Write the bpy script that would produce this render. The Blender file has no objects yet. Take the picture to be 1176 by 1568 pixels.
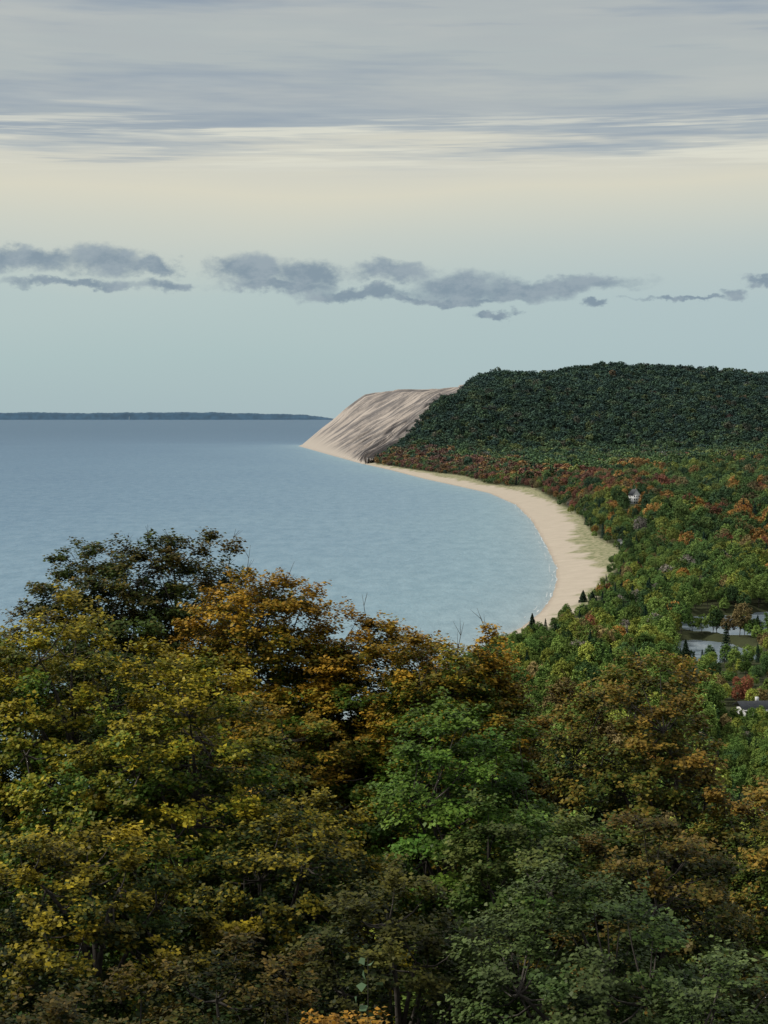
import bpy, math, random
import numpy as np
from mathutils import Vector
R0=np.random.default_rng(7)
sc=bpy.context.scene
F=2926.0; EYE=638.0; H=100.0

# ------------------------------------------------------------ helpers
def link(o):
    sc.collection.objects.link(o); return o
def s2l(c):
    return tuple(((x/255)/12.92 if x/255<=0.04045 else (((x/255)+0.055)/1.055)**2.4) for x in c)
def mesh_from(name,V,Fq,mats=(),midx=None,cols=None,smooth=False,cname="tint"):
    V=np.asarray(V,dtype=np.float32); Fq=np.asarray(Fq,dtype=np.int32)
    me=bpy.data.meshes.new(name); n=len(V); m=len(Fq); k=Fq.shape[1]
    me.vertices.add(n); me.vertices.foreach_set("co",V.ravel())
    me.loops.add(m*k); me.loops.foreach_set("vertex_index",Fq.ravel())
    me.polygons.add(m)
    me.polygons.foreach_set("loop_start",np.arange(0,m*k,k,dtype=np.int32))
    me.polygons.foreach_set("loop_total",np.full(m,k,dtype=np.int32))
    if midx is not None: me.polygons.foreach_set("material_index",np.asarray(midx,dtype=np.int32))
    if smooth: me.polygons.foreach_set("use_smooth",np.ones(m,dtype=bool))
    for mt in mats: me.materials.append(mt)
    me.update(calc_edges=True)
    if cols is not None:
        c=np.ones((n,4),dtype=np.float32); c[:,:3]=cols
        a=me.attributes.new(cname,'FLOAT_COLOR','POINT'); a.data.foreach_set("color",c.ravel())
    return me
def grid_faces(nr,nc):
    i=np.arange(nr-1)[:,None]*nc+np.arange(nc-1)[None,:]
    i=i.ravel()
    return np.stack([i,i+1,i+nc+1,i+nc],1)
def addattr(me,name,vals):
    a=me.attributes.new(name,'FLOAT','POINT'); a.data.foreach_set("value",np.asarray(vals,dtype=np.float32).ravel())

_perm=np.random.default_rng(3).random((256,256))
def vnoise(x,y):
    xi=np.floor(x).astype(int); yi=np.floor(y).astype(int)
    fx=x-xi; fy=y-yi; fx=fx*fx*(3-2*fx); fy=fy*fy*(3-2*fy)
    p=lambda a,b:_perm[a&255,b&255]
    return (p(xi,yi)*(1-fx)+p(xi+1,yi)*fx)*(1-fy)+(p(xi,yi+1)*(1-fx)+p(xi+1,yi+1)*fx)*fy
def fbm(x,y,o=4):
    s=0;a=1;t=0
    for k in range(o):
        s=s+a*vnoise(x*2**k+17*k,y*2**k+31*k); t+=a; a*=.5
    return s/t
def norm(v): return v/np.maximum(np.linalg.norm(v,axis=-1,keepdims=True),1e-9)

# ------------------------------------------------------------ node helpers
class NT:
    def __init__(s,nt): s.nt=nt
    def n(s,t,**kw):
        nd=s.nt.nodes.new(t)
        for k,v in kw.items(): setattr(nd,k,v)
        return nd
    def l(s,a,b): s.nt.links.new(a,b)
    def put(s,sock,v):
        if hasattr(v,'links'): s.l(v,sock)
        else: sock.default_value=v
    def m(s,op,a,b=0.0,c=None,clamp=False):
        nd=s.n('ShaderNodeMath',operation=op); nd.use_clamp=clamp
        s.put(nd.inputs[0],a); s.put(nd.inputs[1],b)
        if c is not None: s.put(nd.inputs[2],c)
        return nd.outputs[0]
    def mix(s,f,a,b,bt='MIX'):
        nd=s.n('ShaderNodeMix',data_type='RGBA',blend_type=bt)
        s.put(nd.inputs[0],f)
        for q,v in ((6,a),(7,b)):
            if isinstance(v,(tuple,list)): v=tuple(v)[:3]+(1,)
            s.put(nd.inputs[q],v)
        return nd.outputs[2]
    def comb(s,x,y,z=0.0):
        nd=s.n('ShaderNodeCombineXYZ')
        for i,v in enumerate((x,y,z)): s.put(nd.inputs[i],v)
        return nd.outputs[0]
    def noise(s,vec,scale,detail=4,rough=.5):
        nd=s.n('ShaderNodeTexNoise'); s.l(vec,nd.inputs['Vector'])
        nd.inputs['Scale'].default_value=scale; nd.inputs['Detail'].default_value=detail
        nd.inputs['Roughness'].default_value=rough
        return nd.outputs['Fac']
    def mr(s,v,a,b,c=0.0,d=1.0,smooth=True):
        nd=s.n('ShaderNodeMapRange'); nd.interpolation_type='SMOOTHSTEP' if smooth else 'LINEAR'
        s.put(nd.inputs[0],v)
        for i,q in enumerate((a,b,c,d)): nd.inputs[i+1].default_value=q
        return nd.outputs[0]
    def ramp(s,v,stops):
        nd=s.n('ShaderNodeValToRGB'); s.put(nd.inputs[0],v)
        e=nd.color_ramp.elements
        while len(e)<len(stops): e.new(0.5)
        for el,(p,c) in zip(e,stops): el.position=p; el.color=tuple(c)[:3]+(1,)
        return nd.outputs[0]
def new_mat(name):
    m=bpy.data.materials.new(name); m.use_nodes=True; t=NT(m.node_tree)
    b=m.node_tree.nodes['Principled BSDF']; return m,t,b
def simple_mat(name,col,rough=.7,nscale=2.0,amt=.25):
    m,t,b=new_mat(name)
    g=t.n('ShaderNodeNewGeometry').outputs['Position']
    f=t.mr(t.noise(g,nscale,4),.3,.7)
    c=t.mix(f,tuple(x*(1-amt) for x in col),tuple(min(1,x*(1+amt)) for x in col))
    t.l(c,b.inputs['Base Color']); b.inputs['Roughness'].default_value=rough
    return m

# ------------------------------------------------------------ sky / world
w=bpy.data.worlds.new("World"); sc.world=w; w.use_nodes=True
t=NT(w.node_tree); bg=w.node_tree.nodes['Background']
SUN_EL=44.0; SUN_AZ=-90.0   # azimuth from +Y, negative = left
nish=t.n('ShaderNodeTexSky'); nish.sky_type='NISHITA'; nish.sun_disc=False
nish.sun_elevation=math.radians(SUN_EL); nish.sun_rotation=math.radians(SUN_AZ)
tc=t.n('ShaderNodeTexCoord').outputs['Generated']
sp=t.n('ShaderNodeSeparateXYZ'); t.l(tc,sp.inputs[0])
x,y,z=sp.outputs
az=t.m('ARCTAN2',x,y); el=t.m('ABSOLUTE',z)
wv=t.noise(t.comb(t.m('MULTIPLY',az,4.0),t.m('MULTIPLY',el,14.0),3.1),1.0,2)
st=t.noise(t.comb(t.m('MULTIPLY',az,5.0),t.m('MULTIPLY',t.m('ADD',el,t.m('MULTIPLY',az,.015)),75.0),1.7),1.0,4,.6)
tt=t.m('MULTIPLY',el,4.0)
tt=t.m('ADD',tt,t.m('MULTIPLY',t.m('SUBTRACT',wv,.5),.12))
hi=t.mr(el,.115,.15)
tt=t.m('ADD',tt,t.m('MULTIPLY',t.m('MULTIPLY',t.m('SUBTRACT',st,.5),.40),hi))
stops=[(0,(168,188,192)),(.12,(173,194,195)),(.257,(182,199,198)),(.366,(199,206,198)),(.476,(217,214,196)),
(.54,(208,208,197)),(.585,(172,181,185)),(.64,(156,168,178)),(.72,(177,185,185)),(.80,(176,183,184)),(.85,(156,168,178)),(.92,(137,151,168)),(1.0,(148,161,173))]
base=t.ramp(tt,[(p,s2l(c)) for p,c in stops])
cool=t.m('MULTIPLY',t.mr(az,-.1,.25),t.mr(el,.13,.06))
base=t.mix(t.m('MULTIPLY',cool,.5),base,s2l((170,191,198)))
fine=t.noise(t.comb(t.m('MULTIPLY',az,7.0),t.m('MULTIPLY',t.m('ADD',el,t.m('MULTIPLY',az,-.01)),190.0),7.7),1.0,4,.65)
win=t.m('MULTIPLY',t.mr(el,.123,.135),t.mr(el,.162,.148))
base=t.mix(t.m('MULTIPLY',t.m('MULTIPLY',t.mr(fine,.48,.66),win),.85),base,s2l((224,223,208)))
base=t.mix(t.m('MULTIPLY',t.m('MULTIPLY',t.mr(fine,.48,.3),win),.7),base,s2l((148,162,175)))
soft=t.noise(t.comb(t.m('MULTIPLY',az,6.0),t.m('MULTIPLY',el,45.0),11.0),1.0,4,.6)
base=t.mix(t.m('MULTIPLY',t.m('MULTIPLY',t.mr(soft,.42,.7),t.mr(el,.14,.17)),.6),base,s2l((190,194,190)))
wn=t.n('ShaderNodeTexNoise'); t.l(t.comb(az,t.m('MULTIPLY',el,1.5),5.0),wn.inputs['Vector'])
wn.inputs['Scale'].default_value=45.0; wn.inputs['Detail'].default_value=5; wn.inputs['Roughness'].default_value=.65
wsp=t.n('ShaderNodeSeparateColor'); t.l(wn.outputs['Color'],wsp.inputs[0])
wa=t.m('ADD',az,t.m('MULTIPLY',t.m('SUBTRACT',wsp.outputs[0],.5),.050))
we=t.m('ADD',el,t.m('MULTIPLY',t.m('SUBTRACT',wsp.outputs[1],.5),.020))
blobs=[(40,402,90,22),(160,402,90,26),(238,410,50,16),(120,438,120,10),(250,440,40,11),
(385,415,70,30),(470,420,65,26),(425,440,110,13),(600,418,70,20),(560,450,130,12),(710,440,90,26),(800,445,80,20),(870,437,130,16),(700,458,160,8),
(760,483,40,8),(1120,453,36,11),(1172,433,36,11),(910,467,30,6),(1040,463,80,5)]
acc=None
for (px,py,rx,ry) in blobs:
    a0=(px-588)/F; e0=(EYE-py)/F
    dx=t.m('MULTIPLY_ADD',wa,F/rx,-a0*F/rx); dy=t.m('MULTIPLY_ADD',we,F/ry,-e0*F/ry)
    g=t.m('SUBTRACT',1.0,t.m('SQRT',t.m('MULTIPLY_ADD',dx,dx,t.m('MULTIPLY',dy,dy))))
    acc=g if acc is None else t.m('SMOOTH_MAX',acc,g,.3)
acc=t.m('ADD',acc,t.m('MULTIPLY',t.m('SUBTRACT',wsp.outputs[2],.5),1.0))
cm=t.mr(acc,-.15,.6)
ccol=t.mix(t.mr(wsp.outputs[2],.4,.62),s2l((124,143,159)),s2l((147,162,173)))
base=t.mix(t.m('MULTIPLY',cm,.9),base,ccol)
def finish(colr):
    sv=t.n('ShaderNodeVectorMath',operation='SCALE'); t.l(colr,sv.inputs[0]); sv.inputs[3].default_value=10.0
    return t.mix(.96,nish.outputs[0],sv.outputs[0])
t.l(finish(base),bg.inputs['Color']); bg.inputs['Strength'].default_value=0.10
bg2=t.n('ShaderNodeBackground')
rest=t.ramp(el,[(0,s2l((168,189,194))),(.09,s2l((196,204,198))),(.13,s2l((208,208,197))),(.16,s2l((160,170,179))),(.25,s2l((150,161,174))),(.6,(.58,.59,.59)),(1,(.64,.64,.64))])
t.l(finish(rest),bg2.inputs['Color']); bg2.inputs['Strength'].default_value=0.10
wfac=t.m('MULTIPLY',t.mr(el,.32,.25),t.mr(y,.70,.82))
mxs=t.n('ShaderNodeMixShader'); t.l(wfac,mxs.inputs[0]); t.l(bg2.outputs[0],mxs.inputs[1]); t.l(bg.outputs[0],mxs.inputs[2])
t.l(mxs.outputs[0],w.node_tree.nodes['World Output'].inputs['Surface'])

sl=bpy.data.lights.new("sun",'SUN'); sl.energy=3.0; sl.angle=math.radians(7); sl.color=(1,.95,.86)
so=link(bpy.data.objects.new("sun",sl))
sd=Vector((math.sin(math.radians(SUN_AZ))*math.cos(math.radians(SUN_EL)),math.cos(math.radians(SUN_AZ))*math.cos(math.radians(SUN_EL)),math.sin(math.radians(SUN_EL))))
so.rotation_euler=sd.to_track_quat('Z','Y').to_euler(); so.location=(-50,20,200)

# ------------------------------------------------------------ terrain function
SHY=[-300,0,300,600,791,909,975,1064,1170,1272,1500,1829,2167,2501,2760,3080,3568,4008,6500,6700,7000,7400,9000]
SHX=[-400,-250,-150,-20,32,66,80,94,106,115,127,142,150,138,106,65,15,-38,-284,-286,-200,100,1200]
def shore(Y): return np.interp(Y,SHY,SHX)
PR={-300:[(-300,-10),(0,0),(25,2.5),(60,4),(4000,8)],
850:[(-300,-10),(0,0),(25,2.5),(60,3),(400,6),(4000,10)],
1100:[(-300,-10),(0,0),(25,2.6),(60,4),(200,4),(400,12),(4000,20)],
1272:[(-300,-10),(0,0),(25,2.5),(50,5),(150,5),(300,12),(1000,25),(4000,40)],
1829:[(-300,-10),(0,0),(40,3),(60,6),(94,16),(160,16),(230,20),(1000,35),(4000,40)],
2501:[(-300,-10),(0,0),(45,3),(60,7),(170,12),(360,36),(600,46),(1000,50),(4000,60)],
3080:[(-300,-10),(0,0),(30,2.5),(80,6),(200,12),(500,18),(1500,25),(4000,50)],
3568:[(-300,-10),(0,0),(30,3),(60,6),(250,10),(1500,15),(4000,40)],
4100:[(-300,-10),(0,0),(12,2),(85,15),(240,14),(840,18),(3000,60),(4000,60)],
4600:[(-300,-10),(0,0),(178,88),(246,132),(600,138),(3000,125),(4000,125)],
5200:[(-300,-10),(0,0),(355,172),(417,197),(500,206),(600,209),(700,218),(800,223),(900,217),(977,214),(1090,205),(1201,200),(1700,170),(4000,150)],
5800:[(-300,-10),(0,0),(305,166),(445,176),(515,186),(4000,170)],
6600:[(-300,-10),(0,0),(99,78),(165,133),(219,169),(294,180),(530,190),(4000,165)],
7400:[(-300,-10),(0,0),(400,80),(4000,90)],
8600:[(-300,-10),(0,-4),(4000,-4)]}
PK=sorted(PR)
LAKE=((139,806,17,52),(166,892,27,46),(240,930,80,48),(262,1078,62,18))
def height(X,Y):
    X=np.asarray(X,float); Y=np.asarray(Y,float); X,Y=np.broadcast_arrays(X,Y)
    d=X-shore(Y)
    prof=[np.interp(d,[p[0] for p in PR[k]],[p[1] for p in PR[k]]) for k in PK]
    idx=np.clip(np.searchsorted(PK,Y,side='right')-1,0,len(PK)-2)
    pk=np.array(PK,float); f=np.clip((Y-pk[idx])/(pk[idx+1]-pk[idx]),0,1)
    P=np.stack(prof,0)
    a=np.take_along_axis(P,idx[None],0)[0]; b=np.take_along_axis(P,(idx+1)[None],0)[0]
    z=a*(1-f)+b*f
    amp=np.interp(Y,[1200,2000,3500,4600],[1,2.0,1.5,3.2])
    z=z+(fbm(X/150,Y/190,3)-.5)*np.clip(d/150,0,1)*np.clip(z/6,0,9)*amp*np.where(d>edgeD(Y)-60,1,1/np.maximum(amp,1))
    bl=np.interp(Y,[-400,1,4,20,60,150,300,420,600],[92,95,94.5,87,75,44,10,-6,-30])-np.maximum(0,-X-50)*.45+(fbm(X/30,Y/30,3)-.5)*2
    z=np.maximum(z,bl)
    kn=np.clip(1-np.hypot((X-236)/45,(Y-1805)/60),0,1); kn=kn*kn*(3-2*kn)
    z=z*(1-kn)+np.maximum(z,18)*kn
    for (cx,cy,rx,ry) in LAKE:
        q=np.sqrt(((X-cx)/rx)**2+((Y-cy)/ry)**2)+(fbm(X/14,Y/22,3)-.5)*.5
        m=np.clip((1.12-q)/.2,0,1); z=z*(1-m)+(-1.2)*m
    return z
def edgeD(Y):
    return np.interp(Y,[0,791,909,975,1064,1170,1272,1370,1500,1650,1829,2167,2501,2760,3080,3300,3568,4008,4100,4600,5200,5500,5800,6600],
                       [6,6,16,22,23,30,38,46,40,40,44,42,56,40,60,40,26,12,14,178,362,450,520,1200])
def sandD(Y):
    return np.interp(Y,[0,850,909,1064,1170,1272,1370,1500,1829,2167,2501,2760,3080,3568,4008],
                       [0,2,16,23,26,26,24,26,40,40,44,34,36,24,14])

Yr=np.concatenate([np.linspace(-300,60,60),np.geomspace(62,8600,760)])
u=np.concatenate([np.linspace(-.7,-.15,30),np.linspace(-.145,.30,330),np.linspace(.31,1.6,50)])
YY,UU=np.meshgrid(Yr,u,indexing='ij'); XX=UU*(np.abs(YY)+250)
ZZ=height(XX,YY); D=XX-shore(YY)
dz=(YY>4030)&(YY<7000)&(D>4)&(D<edgeD(YY)-12)&((YY<5800)|(D<600))
ZZ=ZZ-np.where(dz,7,0)
gm=mesh_from("ground",np.stack([XX,YY,ZZ],-1).reshape(-1,3),grid_faces(*XX.shape),smooth=True)
nz=(fbm(XX/14,YY/22,3)-.5)
sand=np.clip((sandD(YY)+nz*26-D)/5,0,1)*(D>-400)*np.where((YY>840),1,0)
sand=np.where((YY>4030)&(D<edgeD(YY)),1,sand)
grass=np.clip((edgeD(YY)+6-D)/5,0,1)*(YY>840)
addattr(gm,"sand",sand); addattr(gm,"grassy",grass); addattr(gm,"wet",np.clip((2.5+nz*3-D)/3,0,1)*(YY>840))
m,t,b=new_mat("ground_mat")
pos=t.n('ShaderNodeNewGeometry').outputs['Position']
A=lambda n:t.n('ShaderNodeAttribute',attribute_name=n).outputs['Fac']
n1=t.noise(pos,.08,5); n2=t.noise(pos,.9,4)
sandc=t.mix(n1,(.40,.345,.27),(.55,.475,.38))
sandc=t.mix(t.m('MULTIPLY',t.mr(n2,.5,.75),.35),sandc,(.32,.27,.20))
gr=t.mix(t.mr(t.noise(pos,.25,5,.7),.4,.6),(.15,.17,.075),(.38,.34,.22))
fl=t.mix(n2,(.03,.038,.016),(.06,.065,.03))
c=t.mix(A("grassy"),fl,gr); c=t.mix(A("sand"),c,sandc); c=t.mix(t.m('MULTIPLY',A("wet"),.6),c,(.30,.24,.19))
t.l(c,b.inputs['Base Color']); b.inputs['Roughness'].default_value=.95; b.inputs['Specular IOR Level'].default_value=.1
gm.materials.append(m)
link(bpy.data.objects.new("ground",gm))

# sand dune face with gullies
ys=np.linspace(4030,7000,560); ss=np.linspace(0,1,150)
YD,SD=np.meshgrid(ys,ss,indexing='ij')
wid=np.minimum(edgeD(YD)+14,620)
DD=SD*wid-8*(SD<.001); XD=DD+shore(YD)
ZD=height(XD,YD)
ac=YD-520*DD/wid
g1=np.abs(fbm(ac/62,DD/300,4)-.5)*2
g2=np.abs(fbm(ac/19+40,DD/150,3)-.5)*2
env=np.clip(SD*4,0,1)*np.clip((1-SD)*5,0,1)
ZD=ZD+np.clip(SD*20,0,1)+env*(g1*24-7+g2*10.0)
dm=mesh_from("sand_dune",np.stack([XD,YD,ZD],-1).reshape(-1,3),grid_faces(*XD.shape),smooth=True)
addattr(dm,"gully",g1); addattr(dm,"dd",DD/wid); addattr(dm,"across",ac)
m,t,b=new_mat("dune_sand")
A=lambda n:t.n('ShaderNodeAttribute',attribute_name=n).outputs['Fac']
str1=t.noise(t.comb(t.m('MULTIPLY',A("across"),.024),t.m('MULTIPLY',A("dd"),2.0)),1.0,7,.75)
str2=t.noise(t.comb(t.m('MULTIPLY',A("across"),.0050),t.m('MULTIPLY',A("dd"),2.0),4.0),1.0,4,.6)
blot=t.noise(t.comb(t.m('MULTIPLY',A("across"),.012),t.m('MULTIPLY',A("dd"),9.0),9.0),1.0,5,.7)
f=t.mr(t.m('ADD',t.m('ADD',t.m('MULTIPLY',str1,.7),t.m('MULTIPLY',str2,.35)),t.m('MULTIPLY',blot,.15)),.55,.67)
c=t.mix(f,(.150,.125,.108),(.45,.375,.305))
c=t.mix(t.mr(A("dd"),.14,.02),c,(.42,.355,.285))
c=t.mix(.13,c,(.30,.36,.42))  # slight bluish distance haze blended into the sand colour
t.l(c,b.inputs['Base Color']); b.inputs['Roughness'].default_value=.95; b.inputs['Specular IOR Level'].default_value=.1
dm.materials.append(m); link(bpy.data.objects.new("sand_dune",dm))

# ------------------------------------------------------------ water
Yw=np.concatenate([[-3000,-600],np.linspace(-200,300,12),np.geomspace(330,9000,330),np.geomspace(9500,95000,30)])
uw=np.concatenate([np.linspace(-2.5,-.5,14),np.linspace(-.48,.14,230),[.2,.4,.8,1.5]])
YW,UW=np.meshgrid(Yw,uw,indexing='ij'); XW=UW*(np.abs(YW)+500)
sx=np.array(SHX[:-3],float); sy=np.array(SHY[:-3],float)
dist=np.full(XW.shape,1e9)
for i in range(len(sx)-1):
    a=np.array([sx[i],sy[i]]); e=np.array([sx[i+1],sy[i+1]])-a; L2=e@e
    tpar=np.clip(((XW-a[0])*e[0]+(YW-a[1])*e[1])/L2,0,1)
    dist=np.minimum(dist,np.hypot(XW-a[0]-tpar*e[0],YW-a[1]-tpar*e[1]))
wm=mesh_from("water",np.stack([XW,YW,np.zeros_like(XW)],-1).reshape(-1,3),grid_faces(*XW.shape),smooth=True)
addattr(wm,"offshore",dist)
m,t,b=new_mat("lake_water")
pos=t.n('ShaderNodeNewGeometry').outputs['Position']
sp=t.n('ShaderNodeSeparateXYZ'); t.l(pos,sp.inputs[0])
off=t.n('ShaderNodeAttribute',attribute_name="offshore").outputs['Fac']
bign=t.noise(t.comb(t.m('MULTIPLY',sp.outputs[0],.0030),t.m('MULTIPLY',sp.outputs[1],.0012)),1.0,6,.65)
rip=t.noise(t.comb(t.m('MULTIPLY',sp.outputs[0],.07),t.m('MULTIPLY',sp.outputs[1],.028)),1.0,7,.8)
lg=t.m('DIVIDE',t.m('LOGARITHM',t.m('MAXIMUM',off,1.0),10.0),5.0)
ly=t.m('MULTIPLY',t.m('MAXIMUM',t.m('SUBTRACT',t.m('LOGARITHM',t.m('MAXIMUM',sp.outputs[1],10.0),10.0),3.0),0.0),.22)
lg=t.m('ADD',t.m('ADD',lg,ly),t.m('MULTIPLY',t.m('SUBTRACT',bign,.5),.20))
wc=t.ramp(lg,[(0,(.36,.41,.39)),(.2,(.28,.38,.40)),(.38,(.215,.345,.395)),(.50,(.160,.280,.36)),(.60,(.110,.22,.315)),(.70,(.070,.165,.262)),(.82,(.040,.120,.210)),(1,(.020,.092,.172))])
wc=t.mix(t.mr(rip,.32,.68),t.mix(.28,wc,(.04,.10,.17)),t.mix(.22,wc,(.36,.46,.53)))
t.l(wc,b.inputs['Base Color']); b.inputs['Roughness'].default_value=.36; b.inputs['IOR'].default_value=1.33
b.inputs['Specular IOR Level'].default_value=.2
bp=t.n('ShaderNodeBump'); bp.inputs['Strength'].default_value=.6; bp.inputs['Distance'].default_value=1.8
t.l(t.noise(t.comb(t.m('MULTIPLY',sp.outputs[0],.16),t.m('MULTIPLY',sp.outputs[1],.07)),1.0,4,.6),bp.inputs['Height']); t.l(bp.outputs[0],b.inputs['Normal'])
wm.materials.append(m); link(bpy.data.objects.new("water",wm))

# surf: a faint broken swash line
Ys=np.linspace(950,2300,2400); base_x=shore(Ys)
foam_m,t,b=new_mat("foam"); b.inputs['Base Color'].default_value=(.52,.56,.56,1); b.inputs['Roughness'].default_value=.8
V=[];Fc=[]
for off0,wd,seed in ((.8,.45,0),(4,.2,5)):
    wv_=np.clip((vnoise(Ys/14+seed*9,Ys*0+seed)-.45)*5,0,1)*wd*(.4+vnoise(Ys/4,Ys*0+seed))
    cx=base_x-off0-(vnoise(Ys/25,Ys*0+seed+2)-.5)*3
    for i in range(len(Ys)-1):
        if wv_[i]>.08 and wv_[i+1]>.08:
            n0=len(V)
            V+= [(cx[i]-wv_[i],Ys[i],.06),(cx[i]+wv_[i],Ys[i],.06),(cx[i+1]+wv_[i+1],Ys[i+1],.06),(cx[i+1]-wv_[i+1],Ys[i+1],.06)]
            Fc.append((n0,n0+1,n0+2,n0+3))
link(bpy.data.objects.new("surf",mesh_from("surf",V,Fc,[foam_m])))

# inland lake
xs=np.linspace(118,420,30); yl=np.linspace(715,1110,30); a,b_=np.meshgrid(yl,xs,indexing='ij')
pm=mesh_from("inland_lake",np.stack([b_,a,np.full_like(a,.5)],-1).reshape(-1,3),grid_faces(30,30))
m,t,b=new_mat("pond_water"); b.inputs['Roughness'].default_value=.22; b.inputs['IOR'].default_value=1.33
pos=t.n('ShaderNodeNewGeometry').outputs['Position']
t.l(t.mix(t.mr(t.noise(pos,.05,5,.7),.35,.65),(.17,.225,.27),(.26,.31,.345)),b.inputs['Base Color'])
bp=t.n('ShaderNodeBump'); bp.inputs['Strength'].default_value=.4; t.l(t.noise(pos,.6,3),bp.inputs['Height']); t.l(bp.outputs[0],b.inputs['Normal'])
pm.materials.append(m); link(bpy.data.objects.new("inland_lake",pm))

# distant island
pxs=np.linspace(-700,512,900); Yi=60000.
Xi=(pxs-588)*Yi/F
top=100+(EYE-np.interp(pxs,[-700,0,60,110,260,330,400,440,470,490,512],[630,632,631,632.5,631,631.5,633.5,634,635.5,638,642]))*Yi/F
top=top+(fbm(pxs/14,pxs*0,4)-.5)*34+(vnoise(pxs/2.2,pxs*0+3)-.5)*14
top=np.maximum(top,-5)
prof=[(-300,-10),(0,2),(150,.75),(900,1.0),(2500,.8),(4000,-.2)]
V=[]
for dy,k in prof:
    V.append(np.stack([Xi,np.full_like(Xi,Yi+dy),(top*k if k!=2 else top*0+18) if k>0 else np.full_like(Xi,-10)],-1))
V=np.stack(V,0); im=mesh_from("distant_island",V.reshape(-1,3),grid_faces(V.shape[0],V.shape[1]))
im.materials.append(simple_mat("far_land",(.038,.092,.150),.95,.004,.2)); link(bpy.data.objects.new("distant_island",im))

# ------------------------------------------------------------ tree builders
def tube(pts,rad,sides=5):
    pts=np.asarray(pts,float); n=len(pts); tg=norm(np.gradient(pts,axis=0))
    ref=np.array([.3,1,.1]); a=norm(np.cross(tg,ref)); b=np.cross(tg,a)
    th=np.arange(sides)*2*np.pi/sides
    V=pts[:,None]+np.asarray(rad)[:,None,None]*(a[:,None]*np.cos(th)[None,:,None]+b[:,None]*np.sin(th)[None,:,None])
    i=np.arange(n-1)[:,None]*sides; j=np.arange(sides)[None]; j2=(j+1)%sides
    Fq=np.stack([i+j,i+j2,i+sides+j2,i+sides+j],-1).reshape(-1,4)
    return V.reshape(-1,3),Fq
def leafquads(P,N,s,rng):
    n=len(P); tg=norm(np.cross(N,rng.normal(size=(n,3)))); bt=np.cross(N,tg); s=s[:,None]
    v0=P-tg*s*.5; v2=P+tg*s*.55-N*s*.08
    v1=P+bt*s*.46-tg*s*.06+N*s*.10; v3=P-bt*s*.46-tg*s*.06+N*s*.10
    return np.stack([v0,v1,v2,v3],1).reshape(-1,3),np.arange(n*4).reshape(-1,4)
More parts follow.
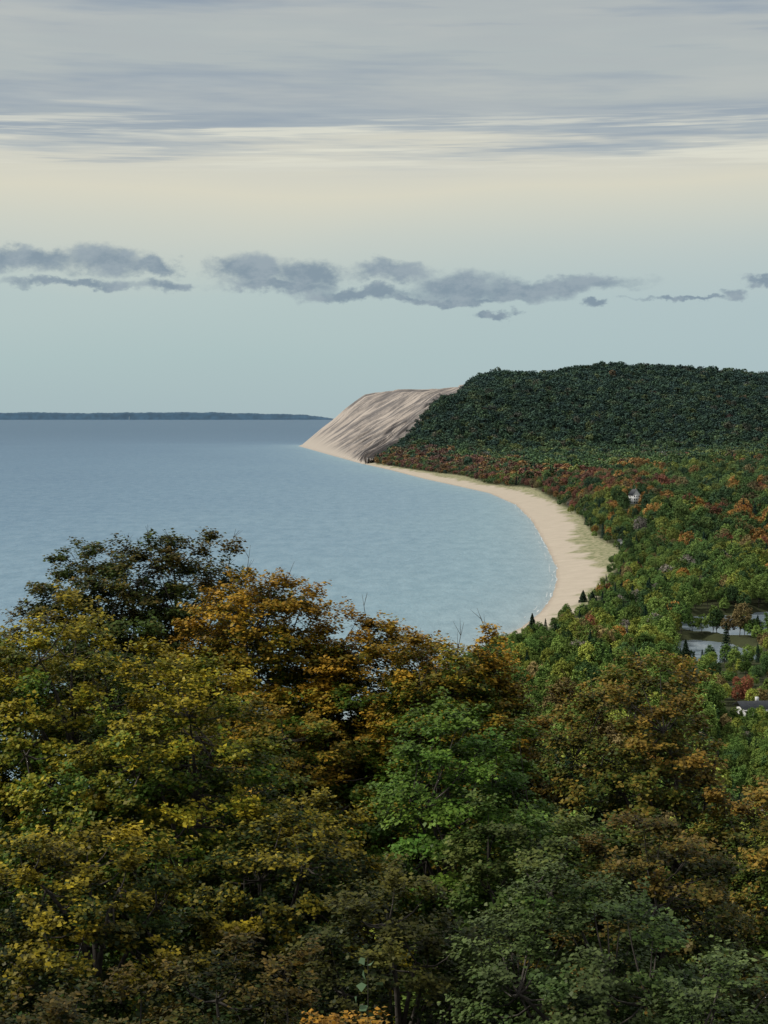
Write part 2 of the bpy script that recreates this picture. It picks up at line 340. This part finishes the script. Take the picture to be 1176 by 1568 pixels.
def gen_tree(seed,Ht,rx,ch,ntuft,nl,ls,sl,colfn,lobes=9,trunk_r=.22,twigs=True,nspray=5,bare=0,inner=.5,sides=6,minsp=0):
    rng=np.random.default_rng(seed)
    c=np.array([0,0,Ht-ch*.5]); rz=ch*.5
    ld=norm(rng.normal(size=(lobes,3))+np.array([0,0,.35])); lv=rng.uniform(.6,1,lobes)
    nd=ntuft*(8 if minsp else 2)
    d=norm(rng.normal(size=(nd,3))); d=d[d[:,2]>-.85]
    if not minsp: d=d[:ntuft]
    val=np.max(np.exp(-(1-d@ld.T)*9)*lv,axis=1)
    Rr=.68+.40*val
    fr=np.clip(1-np.abs(rng.normal(0,.5,len(d)))*(1-inner),inner*.6,1.04)
    fr[rng.random(len(d))<.6]=1.0
    P=c+d*(Rr*fr)[:,None]*np.array([rx,rx,rz])
    P+=rng.normal(0,.03*rx,P.shape)
    if minsp:
        keep=[]; KP=np.zeros((0,3)); sc3=np.array([1,1,1.15])
        for k in range(len(P)):
            if len(keep)>=ntuft: break
            if len(keep)==0 or np.min(np.sum(((KP-P[k])*sc3)**2,1))>minsp**2:
                keep.append(k); KP=np.vstack([KP,P[k]])
        P=P[keep]; d=d[keep]
    Vs=[];Fs=[];Ms=[];Cs=[];nv=0
    def add(V,Fq,mi,col):
        nonlocal nv
        Vs.append(V);Fs.append(Fq+nv);Ms.append(np.full(len(Fq),mi));Cs.append(np.broadcast_to(col,(len(V),3)));nv+=len(V)
    lean=rng.normal(0,.03*Ht,2)
    tz=np.linspace(0,1,7); tp=np.stack([lean[0]*tz**2+rng.normal(0,.01*Ht,7)*tz,lean[1]*tz**2+rng.normal(0,.01*Ht,7)*tz,tz*Ht*.86-.5*(tz==0)],1)
    add(*tube(tp,trunk_r*(1-tz*.85),sides),0,(.08,.07,.06))
    nlimb=min(len(P),8 if not twigs else 16)
    li=rng.choice(len(P),nlimb,replace=False); limbs=[]
    for k in li:
        e=P[k]*.85+c*.15; zz=np.clip(e[2]-ch*.28-.1*Ht*rng.random(),Ht*.15,Ht*.8)
        s=np.array([np.interp(zz,tp[:,2],tp[:,0]),np.interp(zz,tp[:,2],tp[:,1]),zz])
        q=np.linspace(0,1,6)[:,None]; mid=(s+e)/2+np.array([0,0,.06*ch])+rng.normal(0,.05*rx,3)
        lp=(1-q)**2*s+2*q*(1-q)*mid+q**2*e; limbs.append(lp)
        add(*tube(lp,trunk_r*.42*(1-q[:,0]*.8),5 if twigs else 3),0,(.08,.07,.06))
    LP=np.concatenate(limbs)
    if twigs:
        for k in range(len(P)):
            dd=np.linalg.norm(LP-P[k],axis=1); s=LP[np.argmin(dd)]; q=np.linspace(0,1,4)[:,None]
            lp=s*(1-q)+P[k]*q+np.array([0,0,-.12])*np.sin(q*np.pi)
            add(*tube(lp,.024*(1-q[:,0]*.7),3),0,(.08,.07,.06))
        for k in range(bare):
            top=np.argsort(-P[:,2])[rng.integers(0,max(4,len(P)//6))]; s=P[top]
            dr=norm(np.array([rng.normal(0,.35),rng.normal(0,.35),1])); L=rng.uniform(.5,1.0)*1.1
            q=np.linspace(0,1,4)[:,None]; lp=s+dr*q*L+rng.normal(0,.02,3)*q**2
            add(*tube(lp,.014*(1-q[:,0]*.75),3),0,(.10,.08,.07))
            for j in range(3):
                a0=lp[rng.integers(1,3)]; d2=norm(dr+rng.normal(0,.5,3)); q2=np.linspace(0,1,3)[:,None]
                add(*tube(a0+d2*q2*L*.4,.008*(1-q2[:,0]*.7),3),0,(.10,.08,.07))
    nt=len(P)
    out=norm(P-c+1e-6)
    if minsp: # layered umbrella sprays
        sdir=norm(out[:,None]*np.array([.8,.8,.5])+np.array([0,0,.22])+rng.normal(0,1,(nt,nspray,3))*np.array([.6,.6,.28]))
        jit=np.array([1,1,.5]); nn=.34
    else:
        sdir=norm(out[:,None]*.75+np.array([0,0,.55])+rng.normal(0,.55,(nt,nspray,3))); jit=np.ones(3); nn=.45
    m_=max(1,nl//nspray)
    tq=rng.random((nt,nspray,m_,1))**.75
    tsz=rng.uniform(.7,1.3,(nt,1,1,1))
    LPs=P[:,None,None]+sdir[:,:,None]*tq*sl*tsz*rng.uniform(.6,1.2,(nt,nspray,1,1))+rng.normal(0,1,(nt,nspray,m_,3))*sl*(.12+.12*(1-tq))*jit
    if minsp: LPs[...,2]-=(tq[...,0]**2)*sl*.22
    outb=np.broadcast_to(out[:,None,None],LPs.shape)
    N=norm(np.array([0,0,.8])+outb*.45+rng.normal(0,nn,LPs.shape))
    LPf=LPs.reshape(-1,3); Nf=N.reshape(-1,3); n=len(LPf)
    sz=ls*rng.uniform(.65,1.2,n)
    tid=np.repeat(np.arange(nt),nspray*m_)
    relz=np.clip((LPf[:,2]-(c[2]-rz))/ch,0,1); relr=np.clip(np.linalg.norm((LPf-c)/np.array([rx,rx,rz]),axis=1),0,1.1)
    col=colfn(rng,tid,nt,relz,relr,n,tq.reshape(-1))
    V,Fq=leafquads(LPf,Nf,sz,rng)
    Vs.append(V);Fs.append(Fq+nv);Ms.append(np.full(n,1));Cs.append(np.repeat(col,4,axis=0))
    return np.concatenate(Vs),np.concatenate(Fs),np.concatenate(Ms),np.concatenate(Cs)

def gen_conifer(seed,Ht,rx,n=2600,cc=(1,1,1),ls=.5):
    rng=np.random.default_rng(seed)
    q=np.linspace(0,1,5); V,Fq=tube(np.stack([0*q,0*q,q*Ht],1),.2*(1-q*.9),5)
    h=rng.random(n)**1.2; tier=np.round(h*16)/16; th=rng.integers(0,11,n)*2*np.pi/11+tier*31+rng.normal(0,.12,n)
    r=(1-h)**.75*rx*rng.random(n)**.5*(.75+.5*vnoise(th*1.5,tier*20))
    P=np.stack([r*np.cos(th),r*np.sin(th),Ht*(.07+.93*tier)-r*.35+rng.normal(0,.2,n)],1)
    N=norm(np.stack([np.cos(th)*.4,np.sin(th)*.4,np.ones(n)],1)+rng.normal(0,.35,(n,3)))
    V2,F2=leafquads(P,N,ls*rng.uniform(.7,1.3,n),rng)
    col=np.array(cc)*rng.uniform(.6,1.2,(n,1))
    return (np.concatenate([V,V2]),np.concatenate([Fq,F2+len(V)]),np.concatenate([np.zeros(len(Fq)),np.ones(n)]),
            np.concatenate([np.full((len(V),3),.08),np.repeat(col,4,0)]))

bark=simple_mat("bark",(.060,.050,.040),.9,6.0,.4)
def leaf_material(name,inst):
    m,t,b=new_mat(name)
    a=t.n('ShaderNodeAttribute',attribute_name="tint").outputs['Color']
    out=m.node_tree.nodes['Material Output'].inputs['Surface']
    if inst:
        nd=t.n('ShaderNodeAttribute',attribute_name="itint"); nd.attribute_type='INSTANCER'
        a=t.mix(1.0,a,nd.outputs['Color'],'MULTIPLY')
        df=t.n('ShaderNodeBsdfDiffuse'); t.l(a,df.inputs[0]); t.l(df.outputs[0],out); return m
    t.l(a,b.inputs['Base Color']); b.inputs['Roughness'].default_value=.5
    b.inputs['Specular IOR Level'].default_value=.15
    tr=t.n('ShaderNodeBsdfTranslucent'); t.l(a,tr.inputs[0])
    mx=t.n('ShaderNodeMixShader'); mx.inputs[0].default_value=.15
    t.l(b.outputs[0],mx.inputs[1]); t.l(tr.outputs[0],mx.inputs[2])
    t.l(mx.outputs[0],out)
    return m
lm=leaf_material("leaves",False); lmi=leaf_material("forest_leaves",True)

# ------------------------------------------------------------ forest mass
col=bpy.data.collections.new("forest_tree_kinds")
def gray(rng,tid,nt,relz,relr,n,tq):
    v=rng.uniform(.75,1.25,nt)[tid]*rng.uniform(.8,1.2,n)
    return np.stack([v*1.03,v,v*.95],1)
for i in range(6):
    Ht=[14,15,13,16,14,12][i]; rx=[5,4.6,5.4,4.6,5.2,4.2][i]
    V,Fq,M,C=gen_tree(100+i,Ht,rx,Ht*.8,110,34,.62,1.5,gray,lobes=7,twigs=False,inner=.6,sides=5)
    col.objects.link(bpy.data.objects.new(f"a_broadleaf_{i}",mesh_from(f"a_broadleaf_{i}",V,Fq,[bark,lmi],M,C)))
for i in range(2):
    V,Fq,M,C=gen_conifer(200+i,15,3.4)
    col.objects.link(bpy.data.objects.new(f"b_conifer_{i}",mesh_from(f"b_conifer_{i}",V,Fq,[bark,lmi],M,C)))
for i in range(4):
    Ht=[14,15,13,15][i]; rx=[5.6,5,6,5.2][i]
    V,Fq,M,C=gen_tree(150+i,Ht,rx,Ht*.85,60,12,1.5,1.6,gray,lobes=6,twigs=False,inner=.9,sides=4)
    col.objects.link(bpy.data.objects.new(f"c_far_broadleaf_{i}",mesh_from(f"c_far_broadleaf_{i}",V,Fq,[bark,lmi],M,C)))

houses=[(236,1800,9),(171,1400,6),(124,618,12)]
pts=[]
def scatter(y0,y1,sp,x0f,x1f):
    ny=int((y1-y0)/sp)
    for r in range(ny):
        yy=y0+r*sp; xa=x0f(yy); xb=x1f(yy); n=int((xb-xa)/sp)
        if n<=0: continue
        xx=xa+(np.arange(n)+.5*(r%2))*sp
        pts.append(np.stack([xx+R0.uniform(-.42,.42,n)*sp,yy+R0.uniform(-.42,.42,n)*sp],1))
xr=lambda Y:.25*Y+50
scatter(75,430,8,lambda Y:-.3*Y-20,xr)
scatter(430,1300,8.2,lambda Y:float(shore(Y)),xr)
scatter(495,606,4.2,lambda Y:.185*Y-10,lambda Y:142.)   # shrubs around the lodge
scatter(1300,3800,11.5,lambda Y:float(shore(Y)),xr)
scatter(3800,5550,14.5,lambda Y:float(shore(Y)),xr)
Pt=np.concatenate(pts); X=Pt[:,0];Y=Pt[:,1]; Dd=X-shore(Y)
jit=(fbm(X/20,Y/26,3)-.5)*22*np.interp(Y,[900,1100,4000,4500],[.5,1,1,1])
ok=(Dd>edgeD(Y)+np.where(Y>4000,jit*.8+3,np.maximum(jit,-4)+np.interp(Y,[850,950],[-3,3])))
Z=height(X,Y); ok&=(Z>.9)|(Y<0)
for (a,b0,r) in houses:
    ok&=~((np.abs(X-a)<r+1)&(Y<b0+r)&(Y>b0-r))
ok&=~((np.abs(X-.1311*Y)<8)&(Y>1735)&(Y<1800))
shrub=(X>.185*Y-9)&(X<142)&(Y>480)&(Y<622)
near=((np.abs(X-.1311*Y)<13)&(Y>1560)&(Y<1736))
lowt=(Y>622)&(Y<830)&(X>.15*Y+2)
X,Y,Z,Dd,near,shrub,lowt=X[ok],Y[ok],Z[ok],Dd[ok],near[ok],shrub[ok],lowt[ok]; n=len(X)
print("forest trees",n)
pal=dict(g=(.075,.130,.034),dg=(.044,.082,.030),yg=(.19,.22,.045),o=(.32,.18,.050),r=(.22,.090,.055),b=(.17,.135,.060),c=(.020,.042,.026),lg=(.125,.185,.045),gy=(.22,.20,.18))
keys=['g','dg','yg','o','r','b','lg','gy']; PA=np.array([pal[k] for k in keys])
patch=fbm(X/60+5,Y/260,3); patch2=fbm(X/50+50,Y/200+9,3)
W=np.zeros((n,8)); W[:,0]=1.0;W[:,1]=.5;W[:,2]=.16;W[:,3]=.02;W[:,4]=.010;W[:,5]=.07;W[:,6]=.6; W[:,7]=.015
hot=np.clip((patch-.57)*14,0,1)*np.interp(X/Y,[.10,.15],[.25,1])*np.interp(Y,[1000,1250,2400,3000],[.15,1,1,.1]); W[:,3]+=hot*1.6; W[:,5]+=hot*.8; W[:,4]+=hot*.7
yl=np.clip((patch2-.56)*12,0,1); W[:,2]+=yl*1.6
be=np.clip((190-Dd)/50,0,1)*((Y>1950)&(Y<4150)); W[:,4]+=be*1.8;W[:,3]+=be*1.0;W[:,5]+=be*.9
be2=((Y>1300)&(Y<=1950)&(Dd<90)); W[be2,2]+=.8; W[be2,3]+=.35
rg=np.clip((Y-4100)/100,0,1); W=W*(1-rg)[:,None]+rg[:,None]*np.array([1,1.0,.12,.010,.002,.09,.35,0])
low=(Y<1100); W[low,2]+=.5; W[low,5]+=.10; W[low,6]+=.7; W[low,7]+=.04
W/=W.sum(1,keepdims=True)
rr=vnoise(X/15+3,Y/24)*.55+R0.random(n)*.6; rr=np.argsort(np.argsort(rr))/n
ordr=[4,3,5,2,6,0,1,7]
ci=(rr[:,None]>np.cumsum(W[:,ordr],1)).sum(1).clip(0,7)
ci=np.array(ordr)[ci]
T=PA[ci]*R0.uniform(.58,1.42,(n,1))
kind=R0.integers(0,6,n)
con=(R0.random(n)<np.where(Y<1250,.09,.05))&(Y<4100)&~shrub; kind[con]=6+R0.integers(0,2,con.sum()); T[con]=np.array(pal['c'])*R0.uniform(.8,1.3,(con.sum(),1))
far=(Y>2600)&~con; kind[far]=8+R0.integers(0,4,far.sum())
T=T*np.interp(Y,[700,1100,1500,4000,4300,5000],[1.4,1.35,1.25,1.4,1.0,1.0])[:,None]  # ridge leaves tinted darker than the plain, standing in for its shade
haze=(1-np.exp(-np.maximum(Y-700,0)/5200))[:,None]  # aerial haze painted into the tree tint, growing with distance
T=T*(1-haze)+np.array([.080,.134,.158])*haze*R0.uniform(.8,1.2,(n,1))
S=R0.uniform(.68,1.28,n)*np.interp(Y,[400,900,1250,1400,3700,4000,5200],[.75,.75,.88,1.15,1.3,1.5,1.65])
S*=np.interp(Dd-edgeD(Y),[0,25,60],[.5,.75,1])
S[near]*=.55; S[lowt]*=.58; S[shrub]*=.45
SZ=S*R0.uniform(.8,1.2,n)*np.interp(Y,[1300,3900],[1,.82])
S=S*np.where(con,.9,1.05)
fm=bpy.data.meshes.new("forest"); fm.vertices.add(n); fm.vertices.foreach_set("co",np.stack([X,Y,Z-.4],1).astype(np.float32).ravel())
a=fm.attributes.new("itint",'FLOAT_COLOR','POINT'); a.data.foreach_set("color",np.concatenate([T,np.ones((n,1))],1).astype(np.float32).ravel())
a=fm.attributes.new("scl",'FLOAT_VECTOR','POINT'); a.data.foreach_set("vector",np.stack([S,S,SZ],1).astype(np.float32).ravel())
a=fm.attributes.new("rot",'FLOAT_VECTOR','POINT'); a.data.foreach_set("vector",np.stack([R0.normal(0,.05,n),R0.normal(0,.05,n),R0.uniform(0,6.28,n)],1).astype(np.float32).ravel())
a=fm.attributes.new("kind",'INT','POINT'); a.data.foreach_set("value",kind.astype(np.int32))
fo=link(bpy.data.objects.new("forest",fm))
ng=bpy.data.node_groups.new("scatter_trees",'GeometryNodeTree')
ng.interface.new_socket("Geometry",in_out='INPUT',socket_type='NodeSocketGeometry'); ng.interface.new_socket("Geometry",in_out='OUTPUT',socket_type='NodeSocketGeometry')
N_=ng.nodes; L_=ng.links
gi=N_.new('NodeGroupInput'); go=N_.new('NodeGroupOutput'); ip=N_.new('GeometryNodeInstanceOnPoints'); cinf=N_.new('GeometryNodeCollectionInfo')
cinf.inputs['Collection'].default_value=col; cinf.inputs['Separate Children'].default_value=True; cinf.inputs['Reset Children'].default_value=True
ip.inputs['Pick Instance'].default_value=True
def na(name,ty):
    q=N_.new('GeometryNodeInputNamedAttribute'); q.data_type=ty; q.inputs['Name'].default_value=name; return q.outputs['Attribute']
L_.new(gi.outputs[0],ip.inputs['Points']); L_.new(cinf.outputs[0],ip.inputs['Instance'])
L_.new(na("kind",'INT'),ip.inputs['Instance Index']); L_.new(na("rot",'FLOAT_VECTOR'),ip.inputs['Rotation']); L_.new(na("scl",'FLOAT_VECTOR'),ip.inputs['Scale'])
L_.new(ip.outputs[0],go.inputs[0])
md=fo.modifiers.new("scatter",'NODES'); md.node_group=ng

for i,(px,py,Yt,r) in enumerate([(815,940,862,2.8),(893,908,1010,3.0),(907,915,1000,2.6),(850,955,830,2.8),(1112,955,770,3.6),(1050,980,742,2.8)]):
    Xt=(px-588)*Yt/F; zb=float(height(Xt,Yt)); Ht=100-(py-EYE)*Yt/F-zb
    V,Fq,M,C=gen_conifer(400+i,max(6,Ht),r,2200,(.030,.056,.028),.6)
    o=link(bpy.data.objects.new("pine_tree",mesh_from("pine_tree",V,Fq,[bark,lm],M,C))); o.location=(Xt,Yt,zb-.2)

# ------------------------------------------------------------ foreground trees
def palfn(green,warm,k,top=.6,leafj=.22,inner_shade=.8):
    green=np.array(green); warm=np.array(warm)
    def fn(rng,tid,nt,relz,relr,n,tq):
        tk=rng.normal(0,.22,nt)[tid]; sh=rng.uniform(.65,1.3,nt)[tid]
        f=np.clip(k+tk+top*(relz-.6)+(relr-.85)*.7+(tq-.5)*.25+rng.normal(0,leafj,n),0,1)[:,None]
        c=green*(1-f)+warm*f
        c=c*(sh*rng.uniform(.65,1.35,n)*(inner_shade+(1-inner_shade)*np.clip(relr*1.1,0,1)))[:,None]  # crown-interior shade put into leaf colour: leaves darken towards the core
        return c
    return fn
OL=(.058,.108,.012); OC=(.37,.28,.018); ORG=(.36,.20,.018); BG=(.062,.140,.018); GG=(.042,.074,.018); DK=(.019,.036,.007); BR=(.13,.082,.014); LG=(.11,.145,.045)
trees=[
("maple_tree",205,784,56,2.3,9,palfn((.044,.070,.014),BR,.06,.5),190,8),
("maple_tree",120,797,58,2.1,9,palfn((.044,.070,.014),BR,.08,.5),150,6),
("maple_tree",288,792,57,2.1,9,palfn((.048,.070,.014),BR,.14,.5),150,8),
("maple_tree",90,905,41,2.6,9,palfn(OL,OC,.18,1.15),300,4),
("maple_tree",270,985,38,2.7,8.5,palfn(OL,OC,.06,1.1),300,2),
("maple_tree",400,862,51,2.3,8.5,palfn(OL,ORG,.28,.9),320,16),
("maple_tree",550,930,50,2.6,8,palfn(OL,ORG,.26,.9),360,10),
("maple_tree",685,950,47,2.0,8,palfn(OL,ORG,.14,.8),280,8),
("maple_tree",752,980,48,1.5,8,palfn(OL,ORG,.12,.7),200,4),
("maple_tree",715,1046,38,1.9,6.5,palfn(BG,(.12,.185,.025),.3,.4),240,0),
("maple_tree",985,992,45,2.35,8,palfn((.060,.088,.014),(.26,.155,.025),.14,.9),280,8),
("maple_tree",1200,1135,41,2.3,8,palfn((.058,.088,.014),(.26,.155,.025),.12,.7),240,4),
("beech_tree",900,1335,28,1.9,5,palfn(GG,LG,.20,.5),300,0),
("beech_tree",1130,1450,25,1.5,4,palfn(GG,LG,.20,.5),200,0),
("maple_tree",-50,925,43,2.2,8,palfn(OL,OC,.24,1.0),170,0),
("maple_tree",470,1040,47,2.6,8,palfn(OL,ORG,.10,.6),200,0),
("maple_tree",420,1190,35,2.4,6,palfn(DK,OC,.04,.8),240,0),
("maple_tree",120,1240,32,2.4,6,palfn(DK,OC,.02,.8),240,0),
("maple_tree",820,1200,35,1.8,6,palfn((.046,.092,.016),(.11,.13,.03),.25,.6),190,0),
("maple_tree",540,1500,22,.85,3,palfn((.12,.10,.015),(.34,.17,.018),.7,.4),110,0),
("maple_tree",330,1420,26,1.6,4,palfn(DK,BR,.10,.7),170,0),
("maple_tree",1010,1230,34,2.1,6,palfn((.036,.058,.012),(.16,.10,.018),.14,.6),220,0),
("maple_tree",600,1330,30,1.6,5,palfn((.022,.038,.009),(.085,.08,.014),.2,.7),180,0),
("maple_tree",40,1480,24,1.5,4,palfn(DK,BR,.10,.7),150,0),
]
tot=0
for i,(nm,px,py,Yt,rx,ch,pf,nt,bare) in enumerate(trees):
    Xt=(px-588)*Yt/F; zt=100-(py-EYE)*Yt/F; zb=float(height(Xt,Yt)); Ht=zt-zb-.25
    ch=min(ch,Ht*.92)
    k=Yt/40
    lsz=.094*k**.5; sl=.60*k**.4
    dense=px in (400,550,685,752)
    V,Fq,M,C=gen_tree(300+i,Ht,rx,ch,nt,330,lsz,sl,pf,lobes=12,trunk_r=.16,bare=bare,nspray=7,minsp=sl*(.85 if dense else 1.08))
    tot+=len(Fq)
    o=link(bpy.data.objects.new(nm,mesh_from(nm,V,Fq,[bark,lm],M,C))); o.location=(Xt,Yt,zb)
print("fg faces",tot)

rng=np.random.default_rng(5); Yt=19.5; Xt=(572-588)*Yt/F; zt=100-(1466-EYE)*Yt/F; zb=float(height(Xt,Yt))
q=np.linspace(0,1,9); sp_=np.stack([.06*np.sin(q*5),.04*np.cos(q*4),q*(zt-zb)],1)
Va,Fa=tube(sp_,.009*(1-q*.7),5)
tops=sp_[-1]-np.array([0,0,1])*np.linspace(0,.9,12)[:,None]; P=tops+rng.normal(0,.07,tops.shape)*np.array([1,1,.2])
Vb,Fb=leafquads(P,norm(rng.normal(0,.6,P.shape)+np.array([0,-.5,.6])),rng.uniform(.07,.12,12),rng)
me=mesh_from("sapling",np.concatenate([Va,Vb]),np.concatenate([Fa,Fb+len(Va)]),[bark,lm],np.concatenate([np.zeros(len(Fa)),np.ones(12)]),
   np.concatenate([np.full((len(Va),3),.08),np.tile((.10,.16,.08),(48,1))]))
o=link(bpy.data.objects.new("sapling",me)); o.location=(Xt,Yt,zb)

# ------------------------------------------------------------ buildings
mw=simple_mat("white_siding",(.70,.70,.68),.6,1.0,.05); mr_=simple_mat("dark_roof",(.07,.075,.085),.8,1.0,.2); mg,tg,bgl=new_mat("window_glass")
bgl.inputs['Base Color'].default_value=(.03,.04,.05,1); bgl.inputs['Roughness'].default_value=.08
mt=simple_mat("timber",(.22,.15,.10),.8,1.0,.2)
def box(name,c,s,mat,parent):
    x0,y0,z0=[c[i]-s[i]/2 for i in range(3)]; x1,y1,z1=[c[i]+s[i]/2 for i in range(3)]
    V=[(x0,y0,z0),(x1,y0,z0),(x1,y1,z0),(x0,y1,z0),(x0,y0,z1),(x1,y0,z1),(x1,y1,z1),(x0,y1,z1)]
    Fq=[(0,3,2,1),(4,5,6,7),(0,1,5,4),(1,2,6,5),(2,3,7,6),(3,0,4,7)]
    o=link(bpy.data.objects.new(name,mesh_from(name,V,Fq,[mat]))); o.parent=parent; return o
def gable(name,cx,cy,z0,wx,wy,hh,mat,parent,th=.25,ov=.4):
    a=wx/2+ov; b=wy/2+ov; dz=-ov*hh/(wx/2)
    V=[];Fq=[]
    for sgn in (-1,1):
        k=len(V)
        for zz in (0,th):
            V+=[(cx+sgn*a,cy-b,z0+dz+zz),(cx,cy-b,z0+hh+zz),(cx,cy+b,z0+hh+zz),(cx+sgn*a,cy+b,z0+dz+zz)]
        Fq+=[(k,k+1,k+2,k+3),(k+4,k+5,k+6,k+7),(k,k+1,k+5,k+4),(k+3,k+2,k+6,k+7),(k,k+3,k+7,k+4)]
    o=link(bpy.data.objects.new(name,mesh_from(name,V,Fq,[mat]))); o.parent=parent
    V=[(cx-wx/2,cy-wy/2,z0),(cx+wx/2,cy-wy/2,z0),(cx,cy-wy/2,z0+hh),(cx,cy-wy/2,z0+hh)]
    V+=[(p[0],cy+wy/2,p[2]) for p in V]
    o=link(bpy.data.objects.new("gable_wall",mesh_from("gable_wall",V,[(0,1,2,3),(4,5,6,7)],[mw]))); o.parent=parent
def house(name,X,Y,w,dp,h,rh,rot,storeys):
    z=float(height(X,Y)); e=link(bpy.data.objects.new(name,None)); e.location=(X,Y,z); e.rotation_euler=(0,0,rot)
    box("walls",(0,0,h/2-.5),(w,dp,h+1),mw,e); gable("roof",0,0,h+.003,w,dp,rh,mr_,e)
    for s in range(storeys):
        for k in (-.3,0,.3):
            box("window",(k*w,-dp/2-.02,h*(s+.55)/storeys),(w*.15,.08,h/storeys*.5),mg,e)
            box("window",(-w/2-.02,k*dp,h*(s+.55)/storeys),(.08,dp*.15,h/storeys*.5),mg,e)
    box("door",(w*.16,-dp/2-.03,1.0),(.95,.06,2.0),mt,e); box("chimney",(w*.28,dp*.2,h+rh*.7),(.8,.8,rh*1.1),mt,e)
house("white_house",236,1800,8,9,8.5,5.0,.35,3)
house("beach_cottage",173,1400,4,5,3.2,1.8,.3,1)
Xh,Yh=124,618; z=1.2; e=link(bpy.data.objects.new("lodge",None)); e.location=(Xh,Yh,z); e.rotation_euler=(0,0,.12)
box("walls",(0,0,2.2),(18,9,5.4),mw,e)
V=[(-10,-5.6,4.7),(10,-5.6,4.7),(10,.5,6.6),(-10,.5,6.6),(10,5.6,4.9),(-10,5.6,4.9)]
V=V+[(a,b,c+.3) for a,b,c in V]
o=link(bpy.data.objects.new("roof",mesh_from("roof",V,[(0,1,2,3),(3,2,4,5),(6,7,8,9),(9,8,10,11),(0,1,7,6),(5,4,10,11),(0,3,9,6),(3,5,11,9),(1,2,8,7),(2,4,10,8)],[mr_]))); o.parent=e
for k in range(6): box("window",(-7.5+k*3,-4.53,3.3),(2.1,.08,1.5),mg,e); box("window",(-7.5+k*3,-4.53,1.0),(1.6,.08,1.6),mg,e)
box("fascia",(0,-5.65,4.72),(20,.1,.35),mw,e); box("chimney",(-3,1.5,7.1),(1,1,1.8),mw,e)
Yl=59500; Xl=(198-588)*Yl/F; e=link(bpy.data.objects.new("lighthouse",None)); e.location=(Xl,Yl,0)
th=np.linspace(0,1,5); V,Fq=tube(np.stack([0*th,0*th,th*110],1),14-5*th,10)
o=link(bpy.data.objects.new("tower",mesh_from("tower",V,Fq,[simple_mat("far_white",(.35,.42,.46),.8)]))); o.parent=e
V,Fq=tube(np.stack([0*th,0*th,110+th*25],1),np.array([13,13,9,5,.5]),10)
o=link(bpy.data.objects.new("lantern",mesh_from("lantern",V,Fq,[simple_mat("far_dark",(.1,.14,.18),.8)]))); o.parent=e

# ------------------------------------------------------------ camera
cd=bpy.data.cameras.new("camera"); co=link(bpy.data.objects.new("camera",cd)); co.location=(0,0,100); co.rotation_euler=(math.pi/2,0,0)
cd.sensor_fit='VERTICAL'; cd.sensor_height=24; cd.lens=24*F/1568; cd.shift_y=-(784-EYE)/1568
cd.clip_start=.5; cd.clip_end=200000
sc.camera=co
sc.view_settings.view_transform='Standard'; sc.view_settings.look='None'; sc.view_settings.exposure=0
